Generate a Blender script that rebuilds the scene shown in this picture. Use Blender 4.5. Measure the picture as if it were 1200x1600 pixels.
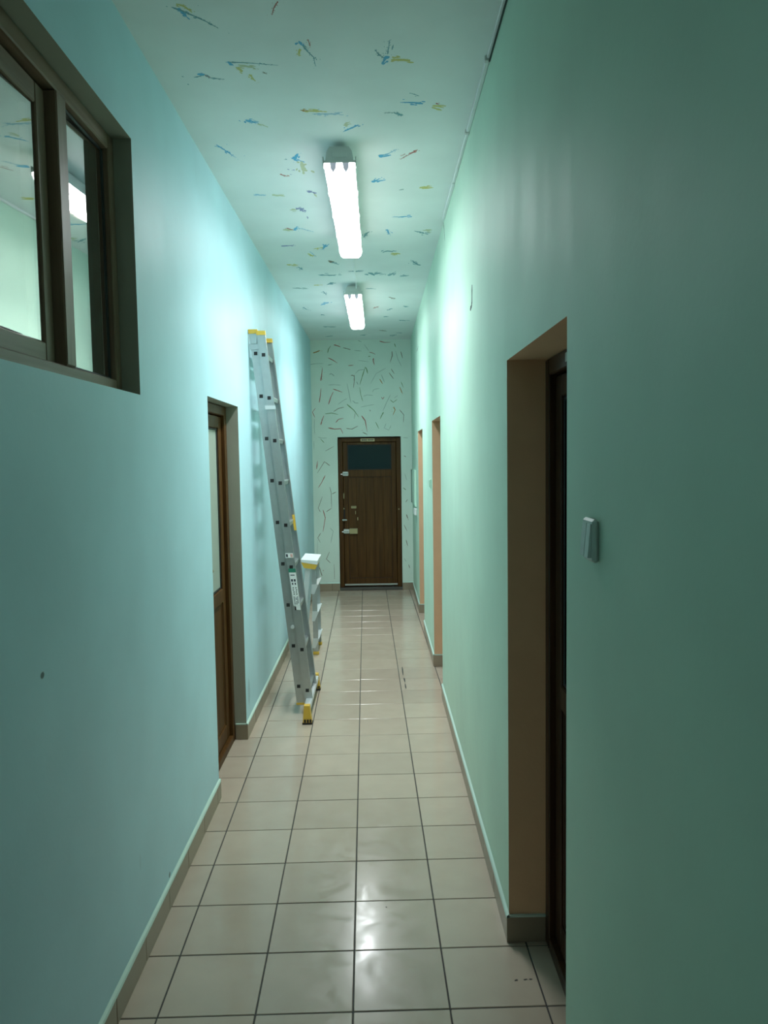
import bpy, math, random
from mathutils import Vector, Matrix
random.seed(7)
for o in list(bpy.data.objects): bpy.data.objects.remove(o)
S = bpy.context.scene
COL = S.collection
# ---------------------------------------------------------------- camera, world, exposure
F, PITCH, YAW, ROLL, CAMH = 1224.64, .07124, .00724, -.0149, 1.7335
fw = Vector((math.sin(YAW)*math.cos(PITCH), math.cos(YAW)*math.cos(PITCH), -math.sin(PITCH)))
rt = Vector((math.cos(YAW), -math.sin(YAW), 0)); up = rt.cross(fw)
r2 = math.cos(ROLL)*rt+math.sin(ROLL)*up; u2 = -math.sin(ROLL)*rt+math.cos(ROLL)*up
cam = bpy.data.objects.new('camera', bpy.data.cameras.new('camera')); COL.objects.link(cam)
cam.data.sensor_fit = 'HORIZONTAL'; cam.data.sensor_width = 36; cam.data.lens = 36*F/1200
cam.data.clip_start = .05
m3 = Matrix((r2, u2, -fw)).transposed()
cam.matrix_world = Matrix.Translation((0, 0, CAMH)) @ m3.to_4x4()
S.camera = cam
W = bpy.data.worlds.new('world'); S.world = W; W.use_nodes = True
W.node_tree.nodes['Background'].inputs[0].default_value = (.02, .024, .024, 1)
W.node_tree.nodes['Background'].inputs[1].default_value = .15
S.view_settings.view_transform = 'Standard'; S.view_settings.look = 'None'
S.view_settings.gamma = 1; S.view_settings.use_curve_mapping = False
S.view_settings.exposure = 0.0
LAMP_STRENGTH, LAMP_SIDE, LAMP_DOWN, LAMP_SPREAD = 24.0, 6.0, 17.5, 118
LAMP_COLOR = (.93, .97, 1.0, 1)
# ---------------------------------------------------------------- place dimensions (metres)
XL, XR, H, YE = -.834, .443, 3.213, 10.092
YB = -3.0
TL, TR = -1.05, .693
def pix(x, y):
    d = (x-600)/F*r2-(y-800)/F*u2+fw
    return d
def on_z(x, y, z): d = pix(x, y); return Vector((0, 0, CAMH))+d*((z-CAMH)/d.z)
def on_y(x, y, Y): d = pix(x, y); return Vector((0, 0, CAMH))+d*(Y/d.y)
def on_x(x, y, X): d = pix(x, y); return Vector((0, 0, CAMH))+d*(X/d.x)
# ---------------------------------------------------------------- materials
MAT = {}
def new_mat(name):
    m = bpy.data.materials.new(name); m.use_nodes = True
    b = m.node_tree.nodes['Principled BSDF']; MAT[name] = m
    return m, m.node_tree, b
def flat(name, col, rough=.5, metal=0., spec=.5, emit=None, es=0., bump=0., bscale=80, var=0., objvar=0.):
    m, t, b = new_mat(name)
    b.inputs['Base Color'].default_value = (*col, 1)
    b.inputs['Roughness'].default_value = rough; b.inputs['Metallic'].default_value = metal
    b.inputs['Specular IOR Level'].default_value = spec
    if emit:
        b.inputs['Emission Color'].default_value = emit; b.inputs['Emission Strength'].default_value = es
    N = t.nodes; Lk = t.links
    tc = N.new('ShaderNodeTexCoord')
    src = None
    if var:
        n = N.new('ShaderNodeTexNoise'); n.inputs['Scale'].default_value = bscale*.15; n.inputs['Detail'].default_value = 4
        Lk.new(tc.outputs['Object'], n.inputs['Vector'])
        mr = N.new('ShaderNodeMapRange'); mr.inputs[3].default_value = 1-var; mr.inputs[4].default_value = 1+var
        Lk.new(n.outputs[0], mr.inputs[0]); src = mr.outputs[0]
    if objvar:
        oi = N.new('ShaderNodeObjectInfo')
        mr2 = N.new('ShaderNodeMapRange'); mr2.inputs[3].default_value = 1-objvar; mr2.inputs[4].default_value = 1+objvar
        Lk.new(oi.outputs['Random'], mr2.inputs[0])
        if src:
            mm = N.new('ShaderNodeMath'); mm.operation = 'MULTIPLY'
            Lk.new(src, mm.inputs[0]); Lk.new(mr2.outputs[0], mm.inputs[1]); src = mm.outputs[0]
        else: src = mr2.outputs[0]
    if src:
        vm = N.new('ShaderNodeVectorMath'); vm.operation = 'SCALE'; vm.inputs[0].default_value = col
        Lk.new(src, vm.inputs['Scale']); Lk.new(vm.outputs[0], b.inputs['Base Color'])
    if bump:
        n2 = N.new('ShaderNodeTexNoise'); n2.inputs['Scale'].default_value = bscale; n2.inputs['Detail'].default_value = 5
        Lk.new(tc.outputs['Object'], n2.inputs['Vector'])
        bp = N.new('ShaderNodeBump'); bp.inputs['Strength'].default_value = bump; bp.inputs['Distance'].default_value = .002
        Lk.new(n2.outputs[0], bp.inputs['Height']); Lk.new(bp.outputs[0], b.inputs['Normal'])
    return m
def paint(name, col, rough, stains=()):
    """semi-gloss wall paint: roller unevenness, slight wear, optional stains at given places"""
    m, t, b = new_mat(name); N = t.nodes; Lk = t.links
    tc = N.new('ShaderNodeTexCoord')
    mp = N.new('ShaderNodeMapping'); mp.inputs['Scale'].default_value = (4, 4, .7); Lk.new(tc.outputs['Object'], mp.inputs[0])
    n1 = N.new('ShaderNodeTexNoise'); n1.inputs['Scale'].default_value = 1.6; n1.inputs['Detail'].default_value = 5
    Lk.new(mp.outputs[0], n1.inputs['Vector'])
    r1 = N.new('ShaderNodeMapRange'); r1.inputs[1].default_value = .3; r1.inputs[2].default_value = .7
    r1.inputs[3].default_value = rough-.03; r1.inputs[4].default_value = rough+.04
    Lk.new(n1.outputs[0], r1.inputs[0]); Lk.new(r1.outputs[0], b.inputs['Roughness'])
    n2 = N.new('ShaderNodeTexNoise'); n2.inputs['Scale'].default_value = 2.2; n2.inputs['Detail'].default_value = 6
    Lk.new(tc.outputs['Object'], n2.inputs['Vector'])
    r2_ = N.new('ShaderNodeMapRange'); r2_.inputs[1].default_value = .3; r2_.inputs[2].default_value = .7
    r2_.inputs[3].default_value = .94; r2_.inputs[4].default_value = 1.04
    Lk.new(n2.outputs[0], r2_.inputs[0]); src = r2_.outputs[0]
    for (c, rad, amt) in stains:
        vs = N.new('ShaderNodeVectorMath'); vs.operation = 'SUBTRACT'; vs.inputs[1].default_value = c
        Lk.new(tc.outputs['Object'], vs.inputs[0])
        vd = N.new('ShaderNodeVectorMath'); vd.operation = 'DIVIDE'; vd.inputs[1].default_value = rad
        Lk.new(vs.outputs[0], vd.inputs[0])
        vl = N.new('ShaderNodeVectorMath'); vl.operation = 'LENGTH'; Lk.new(vd.outputs[0], vl.inputs[0])
        rr = N.new('ShaderNodeMapRange'); rr.inputs[1].default_value = .7; rr.inputs[2].default_value = 1.1
        rr.inputs[3].default_value = amt; rr.inputs[4].default_value = 1
        Lk.new(vl.outputs['Value'], rr.inputs[0])
        mm = N.new('ShaderNodeMath'); mm.operation = 'MULTIPLY'
        Lk.new(src, mm.inputs[0]); Lk.new(rr.outputs[0], mm.inputs[1]); src = mm.outputs[0]
    vm = N.new('ShaderNodeVectorMath'); vm.operation = 'SCALE'; vm.inputs[0].default_value = col
    Lk.new(src, vm.inputs['Scale']); Lk.new(vm.outputs[0], b.inputs['Base Color'])
    n3 = N.new('ShaderNodeTexNoise'); n3.inputs['Scale'].default_value = 55; n3.inputs['Detail'].default_value = 4
    Lk.new(tc.outputs['Object'], n3.inputs['Vector'])
    n4 = N.new('ShaderNodeTexNoise'); n4.inputs['Scale'].default_value = 3.; n4.inputs['Detail'].default_value = 2
    Lk.new(tc.outputs['Object'], n4.inputs['Vector'])
    ad = N.new('ShaderNodeMath'); ad.operation = 'MULTIPLY_ADD'; ad.inputs[1].default_value = 6
    Lk.new(n4.outputs[0], ad.inputs[0]); Lk.new(n3.outputs[0], ad.inputs[2])
    bp = N.new('ShaderNodeBump'); bp.inputs['Strength'].default_value = .35; bp.inputs['Distance'].default_value = .0012
    Lk.new(ad.outputs[0], bp.inputs['Height']); Lk.new(bp.outputs[0], b.inputs['Normal'])
    b.inputs['Specular IOR Level'].default_value = .27
    return m
def wood(name, c1, c2, rough, axis='Z', sc=1.0):
    m, t, b = new_mat(name); N = t.nodes; Lk = t.links
    tc = N.new('ShaderNodeTexCoord'); mp = N.new('ShaderNodeMapping')
    s = [26, 26, 26]; s['XYZ'.index(axis)] = 1.3
    mp.inputs['Scale'].default_value = [v*sc for v in s]; Lk.new(tc.outputs['Object'], mp.inputs[0])
    n = N.new('ShaderNodeTexNoise'); n.inputs['Scale'].default_value = 1.4; n.inputs['Detail'].default_value = 7
    n.inputs['Distortion'].default_value = .6
    Lk.new(mp.outputs[0], n.inputs['Vector'])
    cr = N.new('ShaderNodeValToRGB'); cr.color_ramp.elements[0].position = .32; cr.color_ramp.elements[1].position = .7
    cr.color_ramp.elements[0].color = (*c1, 1); cr.color_ramp.elements[1].color = (*c2, 1)
    Lk.new(n.outputs[0], cr.inputs[0]); Lk.new(cr.outputs[0], b.inputs['Base Color'])
    b.inputs['Roughness'].default_value = rough; b.inputs['Specular IOR Level'].default_value = .28
    bp = N.new('ShaderNodeBump'); bp.inputs['Strength'].default_value = .15; bp.inputs['Distance'].default_value = .001
    Lk.new(n.outputs[0], bp.inputs['Height']); Lk.new(bp.outputs[0], b.inputs['Normal'])
    return m
def reflective_glass(name, tint, amount, rough=.015):
    """sun-control glass with a mirror coating in front of an unlit room"""
    m, t, b = new_mat(name); N = t.nodes; Lk = t.links
    gl = N.new('ShaderNodeBsdfGlossy'); gl.inputs['Color'].default_value = (*tint, 1); gl.inputs['Roughness'].default_value = rough
    tr = N.new('ShaderNodeBsdfTransparent'); tr.inputs['Color'].default_value = (*tint, 1)
    mx = N.new('ShaderNodeMixShader'); mx.inputs[0].default_value = amount
    Lk.new(tr.outputs[0], mx.inputs[1]); Lk.new(gl.outputs[0], mx.inputs[2])
    Lk.new(mx.outputs[0], N['Material Output'].inputs['Surface'])
    return m
def tile_mat(name, col, rough):
    m, t, b = new_mat(name); N = t.nodes; Lk = t.links
    geo = N.new('ShaderNodeNewGeometry'); oi = N.new('ShaderNodeObjectInfo')
    n = N.new('ShaderNodeTexNoise'); n.inputs['Scale'].default_value = 7; n.inputs['Detail'].default_value = 6
    Lk.new(geo.outputs['Position'], n.inputs['Vector'])
    a = N.new('ShaderNodeMapRange'); a.inputs[1].default_value = .3; a.inputs[2].default_value = .7
    a.inputs[3].default_value = .96; a.inputs[4].default_value = 1.03; Lk.new(n.outputs[0], a.inputs[0])
    bb = N.new('ShaderNodeMapRange'); bb.inputs[3].default_value = .93; bb.inputs[4].default_value = 1.05
    Lk.new(oi.outputs['Random'], bb.inputs[0])
    mm = N.new('ShaderNodeMath'); mm.operation = 'MULTIPLY'; Lk.new(a.outputs[0], mm.inputs[0]); Lk.new(bb.outputs[0], mm.inputs[1])
    vm = N.new('ShaderNodeVectorMath'); vm.operation = 'SCALE'; vm.inputs[0].default_value = col
    Lk.new(mm.outputs[0], vm.inputs['Scale']); Lk.new(vm.outputs[0], b.inputs['Base Color'])
    # mopping smears and scuffs change the gloss
    n2 = N.new('ShaderNodeTexNoise'); n2.inputs['Scale'].default_value = 9; n2.inputs['Detail'].default_value = 8; n2.inputs['Distortion'].default_value = 1.2
    Lk.new(geo.outputs['Position'], n2.inputs['Vector'])
    c = N.new('ShaderNodeMapRange'); c.inputs[1].default_value = .35; c.inputs[2].default_value = .68
    c.inputs[3].default_value = rough-.04; c.inputs[4].default_value = rough+.10
    Lk.new(n2.outputs[0], c.inputs[0]); Lk.new(c.outputs[0], b.inputs['Roughness'])
    n3 = N.new('ShaderNodeTexNoise'); n3.inputs['Scale'].default_value = 6; n3.inputs['Detail'].default_value = 3
    Lk.new(geo.outputs['Position'], n3.inputs['Vector'])
    bp = N.new('ShaderNodeBump'); bp.inputs['Strength'].default_value = .12; bp.inputs['Distance'].default_value = .001
    Lk.new(n3.outputs[0], bp.inputs['Height']); Lk.new(bp.outputs[0], b.inputs['Normal'])
    return m

paint('mint_left', (.54, .82, .90), .48, [((XL, 4.862, .262), (.1, .045, .09), .78), ((XL, 1.905, 1.207), (.1, .012, .009), .25),  # bluish cast of the lamps is mixed into this wall's colour
      ((XL, 2.60, .36), (.1, .010, .03), .92), ((XL, 2.95, .12), (.1, .012, .012), .35)])
paint('mint_right', (.59, .83, .67), .55)
paint('mint_end', (.76, .90, .80), .55)
paint('ceiling_paint', (.82, .89, .87), .5)
flat('reveal_grey', (.36, .37, .30), .6, bump=.3, bscale=60, var=.06)
flat('reveal_peach', (.84, .53, .31), .6, bump=.3, bscale=60, var=.06)
flat('plaster_lip', (.58, .76, .66), .6, bump=.5, bscale=40)
tile_mat('floor_tile', (.485, .405, .315), .15)
flat('skirting_tile', (.33, .275, .195), .35, var=.1, objvar=.06, bscale=40)
flat('grout', (.06, .058, .052), .85, bump=.4, bscale=120)
flat('grout_light', (.10, .095, .08), .85)
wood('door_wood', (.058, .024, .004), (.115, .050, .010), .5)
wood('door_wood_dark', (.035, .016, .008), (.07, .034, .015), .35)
wood('window_wood', (.19, .125, .078), (.29, .20, .135), .40)
wood('window_wood_h', (.19, .125, .078), (.29, .20, .135), .40, 'Y')
flat('gasket', (.008, .008, .008), .5)
reflective_glass('mirror_glass', (.92, .88, .86), .60)
flat('door_glass', (.40, .47, .40), .3, spec=.6)
flat('dark_glass', (.012, .026, .032), .08, spec=.8)
flat('black_glass', (.006, .006, .006), .1, spec=.5)
flat('aluminium', (.50, .53, .53), .36, .85, bump=.15, bscale=200, var=.08)
flat('aluminium_bright', (.72, .75, .75), .42, .5)
flat('yellow_plastic', (.72, .46, .06), .45)
flat('black_plastic', (.012, .012, .012), .5)
flat('rubber', (.02, .019, .018), .8)
flat('white_plastic', (.72, .75, .72), .35)
flat('switch_plastic', (.50, .62, .56), .35)
flat('sticker_white', (.80, .84, .82), .4)
flat('sticker_green', (.03, .20, .13), .4)
flat('sticker_ink', (.03, .035, .05), .5)
flat('sticker_pink', (.70, .42, .36), .5)
flat('brass', (.55, .47, .27), .35, .6)
flat('brass_dull', (.30, .27, .15), .5, .3)
flat('chrome', (.75, .78, .76), .22, .9)
flat('lamp_grey', (.66, .70, .67), .5, bump=.1)
flat('lamp_diffuser', (.9, .95, .93), .4, emit=LAMP_COLOR, es=LAMP_STRENGTH)
flat('lamp_diffuser_side', (.9, .95, .93), .4, emit=LAMP_COLOR, es=LAMP_SIDE)
flat('lamp_diffuser_fill', (.9, .95, .93), .4, emit=LAMP_COLOR, es=LAMP_STRENGTH*.22)
flat('lamp_holder', (.45, .46, .52), .5, emit=(.62, .66, .78, 1), es=.35)
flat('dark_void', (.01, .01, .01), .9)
flat('threshold_metal', (.55, .57, .52), .4, .4)
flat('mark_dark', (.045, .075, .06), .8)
for n, c in {'blue': (.08, .42, .66), 'blue_faint': (.30, .56, .70), 'teal': (.14, .36, .40), 'teal_faint': (.32, .46, .44),
             'yellow': (.62, .60, .20), 'yellow_faint': (.56, .62, .40), 'red': (.42, .13, .10), 'red_faint': (.50, .32, .30),
             'brown': (.21, .18, .12), 'green': (.16, .32, .12), 'orange': (.48, .27, .07), 'grey': (.36, .48, .41), 'violet': (.24, .28, .48)}.items():
    flat('splat_'+n, c, .5)
# ---------------------------------------------------------------- mesh helpers
class MB:
    def __init__(s): s.v = []; s.f = []; s.mi = []; s.mats = []
    def mi_(s, mat):
        if mat not in s.mats: s.mats.append(mat)
        return s.mats.index(mat)
    def poly(s, pts, faces, mat):
        b = len(s.v); s.v += [tuple(p) for p in pts]; k = s.mi_(mat)
        for f in faces: s.f.append([b+i for i in f]); s.mi.append(k)
        return s
    def hexa(s, p, mat):     # p: 8 points, bottom loop then top loop
        return s.poly(p, [(3, 2, 1, 0), (4, 5, 6, 7), (0, 1, 5, 4), (1, 2, 6, 5), (2, 3, 7, 6), (3, 0, 4, 7)], mat)
    def box(s, x0, x1, y0, y1, z0, z1, mat):
        return s.hexa([(x0, y0, z0), (x1, y0, z0), (x1, y1, z0), (x0, y1, z0), (x0, y0, z1), (x1, y0, z1), (x1, y1, z1), (x0, y1, z1)], mat)
    def bbox(s, x0, x1, y0, y1, z0, z1, mat, b=.004):  # chamfered box
        xs = (x0, x1); ys = (y0, y1); zs = (z0, z1); b = min(b, (x1-x0)*.45, (y1-y0)*.45, (z1-z0)*.45)
        pts = []; idx = {}
        for i in (0, 1):
            for j in (0, 1):
                for k in (0, 1):
                    sx, sy, sz = (1-2*i)*b, (1-2*j)*b, (1-2*k)*b
                    for a, d in (('x', (0, sy, sz)), ('y', (sx, 0, sz)), ('z', (sx, sy, 0))):
                        idx[(i, j, k, a)] = len(pts); pts.append((xs[i]+d[0], ys[j]+d[1], zs[k]+d[2]))
        F_ = []
        for i in (0, 1): F_.append([idx[(i, j, k, 'x')] for j, k in ((0, 0), (1, 0), (1, 1), (0, 1))])
        for j in (0, 1): F_.append([idx[(i, j, k, 'y')] for i, k in ((0, 0), (1, 0), (1, 1), (0, 1))])
        for k in (0, 1): F_.append([idx[(i, j, k, 'z')] for i, j in ((0, 0), (1, 0), (1, 1), (0, 1))])
        for j in (0, 1):
            for k in (0, 1): F_.append([idx[(0, j, k, 'y')], idx[(1, j, k, 'y')], idx[(1, j, k, 'z')], idx[(0, j, k, 'z')]])
        for i in (0, 1):
            for k in (0, 1): F_.append([idx[(i, 0, k, 'x')], idx[(i, 1, k, 'x')], idx[(i, 1, k, 'z')], idx[(i, 0, k, 'z')]])
        for i in (0, 1):
            for j in (0, 1): F_.append([idx[(i, j, 0, 'x')], idx[(i, j, 1, 'x')], idx[(i, j, 1, 'y')], idx[(i, j, 0, 'y')]])
        for i in (0, 1):
            for j in (0, 1):
                for k in (0, 1): F_.append([idx[(i, j, k, a)] for a in 'xyz'])
        c = Vector(((x0+x1)/2, (y0+y1)/2, (z0+z1)/2)); out = []
        for f in F_:
            a_, b_, c_ = (Vector(pts[f[q]]) for q in (0, 1, 2))
            n = (b_-a_).cross(c_-a_); mid = sum((Vector(pts[q]) for q in f), Vector())/len(f)
            out.append(f if n.dot(mid-c) > 0 else f[::-1])
        return s.poly(pts, out, mat)
    def prism(s, prof, a0, a1, axis, mat):   # prof: list of 2D points, extruded along axis
        n = len(prof)
        def P(p, t):
            if axis == 'y': return (p[0], t, p[1])
            if axis == 'x': return (t, p[0], p[1])
            return (p[0], p[1], t)
        pts = [P(p, a0) for p in prof]+[P(p, a1) for p in prof]
        fs = [list(range(n))[::-1], list(range(n, 2*n))]+[(i, (i+1) % n, n+(i+1) % n, n+i) for i in range(n)]
        return s.poly(pts, fs, mat)
    def cyl(s, c, r, h, axis, mat, n=16, r2=None):
        r2 = r if r2 is None else r2; pts = []
        for k, rr in ((0, r), (1, r2)):
            for i in range(n):
                a = 2*math.pi*i/n; u, w = rr*math.cos(a), rr*math.sin(a); t = h*k
                pts.append({'x': (c[0]+t, c[1]+u, c[2]+w), 'y': (c[0]+u, c[1]+t, c[2]+w), 'z': (c[0]+u, c[1]+w, c[2]+t)}[axis])
        fs = [list(range(n))[::-1], list(range(n, 2*n))]+[(i, (i+1) % n, n+(i+1) % n, n+i) for i in range(n)]
        return s.poly(pts, fs, mat)
    def build(s, name, parent=None, smooth=False):
        import bmesh
        me = bpy.data.meshes.new(name); me.from_pydata(s.v, [], s.f)
        for mt in s.mats: me.materials.append(MAT[mt])
        me.polygons.foreach_set('material_index', s.mi)
        bm = bmesh.new(); bm.from_mesh(me); bmesh.ops.recalc_face_normals(bm, faces=bm.faces); bm.to_mesh(me); bm.free()
        if smooth: me.polygons.foreach_set('use_smooth', [True]*len(me.polygons))
        o = bpy.data.objects.new(name, me); COL.objects.link(o)
        if parent:
            o.parent = parent
            pm = parent.matrix_basis.copy(); q = parent.parent
            while q: pm = q.matrix_basis @ pm; q = q.parent
            me.transform(pm.inverted())
        return o
def tag(o, label, cat, group=None, kind=None):
    o['label'] = label; o['category'] = cat
    if group: o['group'] = group
    if kind: o['kind'] = kind
    return o
def empty(name, loc, label=None, cat=None, group=None, kind=None):
    o = bpy.data.objects.new(name, None); COL.objects.link(o); o.location = loc; o.empty_display_size = .1
    if label: tag(o, label, cat, group, kind)
    return o
def struct(o, label, cat): return tag(o, label, cat, None, 'structure')
def wall_with_holes(mb, axis, front, back, a0, a1, z0, z1, holes, fmat, rmat):
    """wall slab lying in a plane; holes are (a0,a1,z0,z1,reveal_mat)"""
    As = sorted({a0, a1, *[h for q in holes for h in q[:2]]}); Zs = sorted({z0, z1, *[h for q in holes for h in q[2:4]]})
    P = (lambda t, a, z: (t, a, z)) if axis == 'x' else (lambda t, a, z: (a, t, z))
    for i in range(len(As)-1):
        for k in range(len(Zs)-1):
            ca, cz = (As[i]+As[i+1])/2, (Zs[k]+Zs[k+1])/2
            if any(q[0] < ca < q[1] and q[2] < cz < q[3] for q in holes): continue
            for t in (front, back):
                mb.poly([P(t, As[i], Zs[k]), P(t, As[i+1], Zs[k]), P(t, As[i+1], Zs[k+1]), P(t, As[i], Zs[k+1])], [(0, 1, 2, 3)], fmat)
    for q in holes:
        loop = [(q[0], q[2]), (q[1], q[2]), (q[1], q[3]), (q[0], q[3])]
        for j in range(4):
            p, r = loop[j], loop[(j+1) % 4]
            if p[1] == r[1] == z0: continue
            mb.poly([P(front, *p), P(front, *r), P(back, *r), P(back, *p)], [(0, 1, 2, 3)], q[4] if len(q) > 4 else rmat)
    for a in (a0, a1): mb.poly([P(front, a, z0), P(front, a, z1), P(back, a, z1), P(back, a, z0)], [(0, 1, 2, 3)], fmat)
    for z in (z1,): mb.poly([P(front, a0, z), P(front, a1, z), P(back, a1, z), P(back, a0, z)], [(0, 1, 2, 3)], fmat)
# ---------------------------------------------------------------- room shell
WIN = (1.28, 2.797, 1.962, 2.839)
DL = (3.90, 4.745, 0.0, 2.042)
DR = (1.835, 2.680, 0.0, 2.050)
D2 = (5.51, 6.35, 0.0, 2.010)
D3 = (7.70, 8.55, 0.0, 1.995)
DE = (-.511, .301, 0.0, 1.984)
mb = MB(); wall_with_holes(mb, 'x', XL, TL, YB, YE, 0, H, [WIN, DL], 'mint_left', 'reveal_grey')
wall_left = struct(mb.build('wall_left'), 'mint green wall with the high brown window and the narrow glazed door', 'wall')
mb = MB(); wall_with_holes(mb, 'x', XR, TR, YB, YE, 0, H, [DR, D2, D3], 'mint_right', 'reveal_peach')
wall_right = struct(mb.build('wall_right'), 'mint green wall with three peach lined door openings', 'wall')
mb = MB(); wall_with_holes(mb, 'y', YE, YE+.25, XL-.25, XR+.25, 0, H, [DE], 'mint_end', 'reveal_grey')
wall_end = struct(mb.build('wall_end'), 'pale mint end wall flicked with red and green paint', 'wall')
mb = MB(); mb.box(XL-.25, XR+.25, YB-.1, YB, 0, H, 'mint_right')
struct(mb.build('wall_back'), 'plain mint wall closing the corridor', 'wall')
mb = MB(); mb.box(TL, TR, YB-.1, YE+.25, H, H+.1, 'ceiling_paint')
ceiling = struct(mb.build('ceiling'), 'pale mint ceiling splashed with blue and yellow paint', 'ceiling')
mb = MB(); mb.box(TL, TR, YB-.1, YE+.25, -.08, -.0025, 'grout')
floor = struct(mb.build('floor'), 'beige square tiled corridor floor with dark joints', 'floor')
# unlit rooms behind the openings
# ---------------------------------------------------------------- floor tiles
TS, TH, OX, OY = .305, .01523, -.71315, 2.32759
ca, sa = math.cos(TH), math.sin(TH)
tm = MB(); g = .0026
tm.bbox(g, TS-g, g, TS-g, -.010, 0, 'floor_tile', .0016)
first = None
for r in range(-12, 26):
    for c in range(-2, 6):
        x, y = OX+c*TS*ca-r*TS*sa, OY+c*TS*sa+r*TS*ca
        xc = x+.5*TS; yc = y+.5*TS
        lo, hi = XL-.02, XR+.02
        for d in (DL,):
            if d[0]-.25 < yc < d[1]+.25: lo = XL-.12
        for d in (DR, D2, D3):
            if d[0]-.25 < yc < d[1]+.25: hi = XR+.2
        if x+TS < lo+.03 or x > hi-.03 or y > YE+.05: continue
        if first is None:
            o = first = tm.build('floor_tile', floor)
        else:
            o = first.copy(); COL.objects.link(o)
        o.parent = floor
        o.location = (x, y, random.uniform(-.0004, .0003)); o.rotation_euler = (random.uniform(-.0008, .0008), random.uniform(-.0008, .0008), TH+random.uniform(-.001, .001))
# ---------------------------------------------------------------- skirting tiles
BH, BT = .093, .009
def skirting(name, label, axis, face, out, runs, returns=(), y_off=0.):
    """runs: spans along the wall; out: +1/-1 direction of the room"""
    root = empty(name, (0, 0, 0)); struct(root, label, 'baseboard')
    def P(b, t0, t1, a0, a1, z0, z1, mat, bev=None):
        t0, t1 = sorted((t0, t1))
        args = (t0, t1, a0, a1) if axis == 'x' else (a0, a1, t0, t1)
        (b.bbox(*args, z0, z1, mat, bev) if bev else b.box(*args, z0, z1, mat))
    for (a0, a1) in runs:
        b = MB(); P(b, face+out*.0003, face+out*(BT-.004), a0+.001, a1-.001, .0005, BH-.003, 'grout'); b.build('grout_strip', root)
        b = MB(); segs = max(1, int((a1-a0)/.25)); L_ = []
        for i in range(segs+1):
            a = a0+(a1-a0)*i/segs; w = random.uniform(-.0015, .0015)
            L_.append((a, w))
        for (p, w), (q, w2) in zip(L_, L_[1:]):
            def V(t, a, z): return (t, a, z) if axis == 'x' else (a, t, z)
            e = face+out*.0003
            b.hexa([V(e, p, BH-.002), V(face+out*(BT+.002), p, BH-.002), V(face+out*(BT+.002), q, BH-.002), V(e, q, BH-.002),
                    V(e, p, BH+.013+w), V(face+out*(BT-.001), p, BH+.006), V(face+out*(BT-.001), q, BH+.006), V(e, q, BH+.013+w2)], 'plaster_lip')
        b.build('plaster_lip', root)
        k0 = math.floor((a0-y_off)/TS); cuts = [a0]
        k = k0+1
        while y_off+k*TS < a1-.03:
            if y_off+k*TS > a0+.03: cuts.append(y_off+k*TS)
            k += 1
        cuts.append(a1)
        for p, q in zip(cuts, cuts[1:]):
            b = MB(); P(b, face+out*.0005, face+out*(BT+random.uniform(-.0006, .0006)), p+.0018, q-.0018, .0006, BH, 'skirting_tile', .0012); b.build('skirting_tile', root)
    for (x0, x1, y, s) in returns:   # pieces lining a reveal; y plane, s = direction they face
        b = MB(); ya, yb = sorted((y+s*.0005, y+s*(BT+.002)))
        b.bbox(x0, x1, ya, yb, .0006, BH, 'skirting_tile', .0012); b.build('skirting_tile', root)
        b = MB(); b.box(x0, x1, ya, yb-.0003, BH, BH+.007, 'plaster_lip'); b.build('plaster_lip', root)
    return root
skirting('baseboard_left', 'beige tile skirting along the wall with the window', 'x', XL, 1, [(YB+.01, DL[0]), (DL[1]-.011, YE-.012)],
         [(-.901, XL+BT, DL[1], -1), (-.901, XL+BT-.001, DL[0], 1)], OY-.03)
skirting('baseboard_right', 'beige tile skirting along the wall with three openings', 'x', XR, -1,
         [(YB+.01, DR[0]), (DR[1]-.011, D2[0]), (D2[1]-.011, D3[0]), (D3[1]-.011, YE-.012)],
         [(XR-BT, .572, DR[1], -1), (XR-BT, .572, D2[1], -1), (XR-BT, .572, D3[1], -1)], OY+.05)
skirting('baseboard_end', 'short tile skirting either side of the end door', 'y', YE, -1, [(XL+.001, DE[0]), (DE[1], XR-.001)], (), OX+.1)
# ---------------------------------------------------------------- window
def frame_rect(mb, axis_x0, axis_x1, y0, y1, z0, z1, w, mat_v, mat_h, wb=None):
    wb = wb or w
    mb.bbox(axis_x0, axis_x1, y0, y0+w, z0, z1, mat_v, .004); mb.bbox(axis_x0, axis_x1, y1-w, y1, z0, z1, mat_v, .004)
    mb.bbox(axis_x0, axis_x1, y0+w, y1-w, z0, z0+wb, mat_h, .004); mb.bbox(axis_x0, axis_x1, y0+w, y1-w, z1-w, z1, mat_h, .004)
def tilt_pane(mb, a):   # panes sit a touch out of true in their rebates
    yc = sum(v[1] for v in mb.v)/len(mb.v)
    mb.v = [(v[0]+(v[1]-yc)*a, v[1], v[2]) for v in mb.v]
win = empty('window_1', (-.93, (WIN[0]+WIN[1])/2, WIN[2])); struct(win, 'brown framed two-light window set high in the wall', 'window')
wy0, wy1, wz0, wz1 = WIN[0]+.002, WIN[1]-.002, WIN[2]+.002, WIN[3]-.002
b = MB(); frame_rect(b, -.966, -.896, wy0, wy1, wz0, wz1, .052, 'window_wood', 'window_wood_h', .045); b.build('frame', win)
my0, my1 = 2.305, 2.375
b = MB(); b.bbox(-.966, -.894, my0, my1, wz0+.046, wz1-.053, 'window_wood', .004); b.build('mullion', win)
# fixed light
b = MB(); frame_rect(b, -.925, -.9145, my1+.0005, wy1-.0525, wz0+.0455, wz1-.0525, .010, 'gasket', 'gasket'); b.build('gasket', win)
b = MB(); b.box(-.930, -.9255, my1+.004, wy1-.056, wz0+.05, wz1-.056, 'mirror_glass'); tilt_pane(b, .035); b.build('glass_pane', win)
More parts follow.
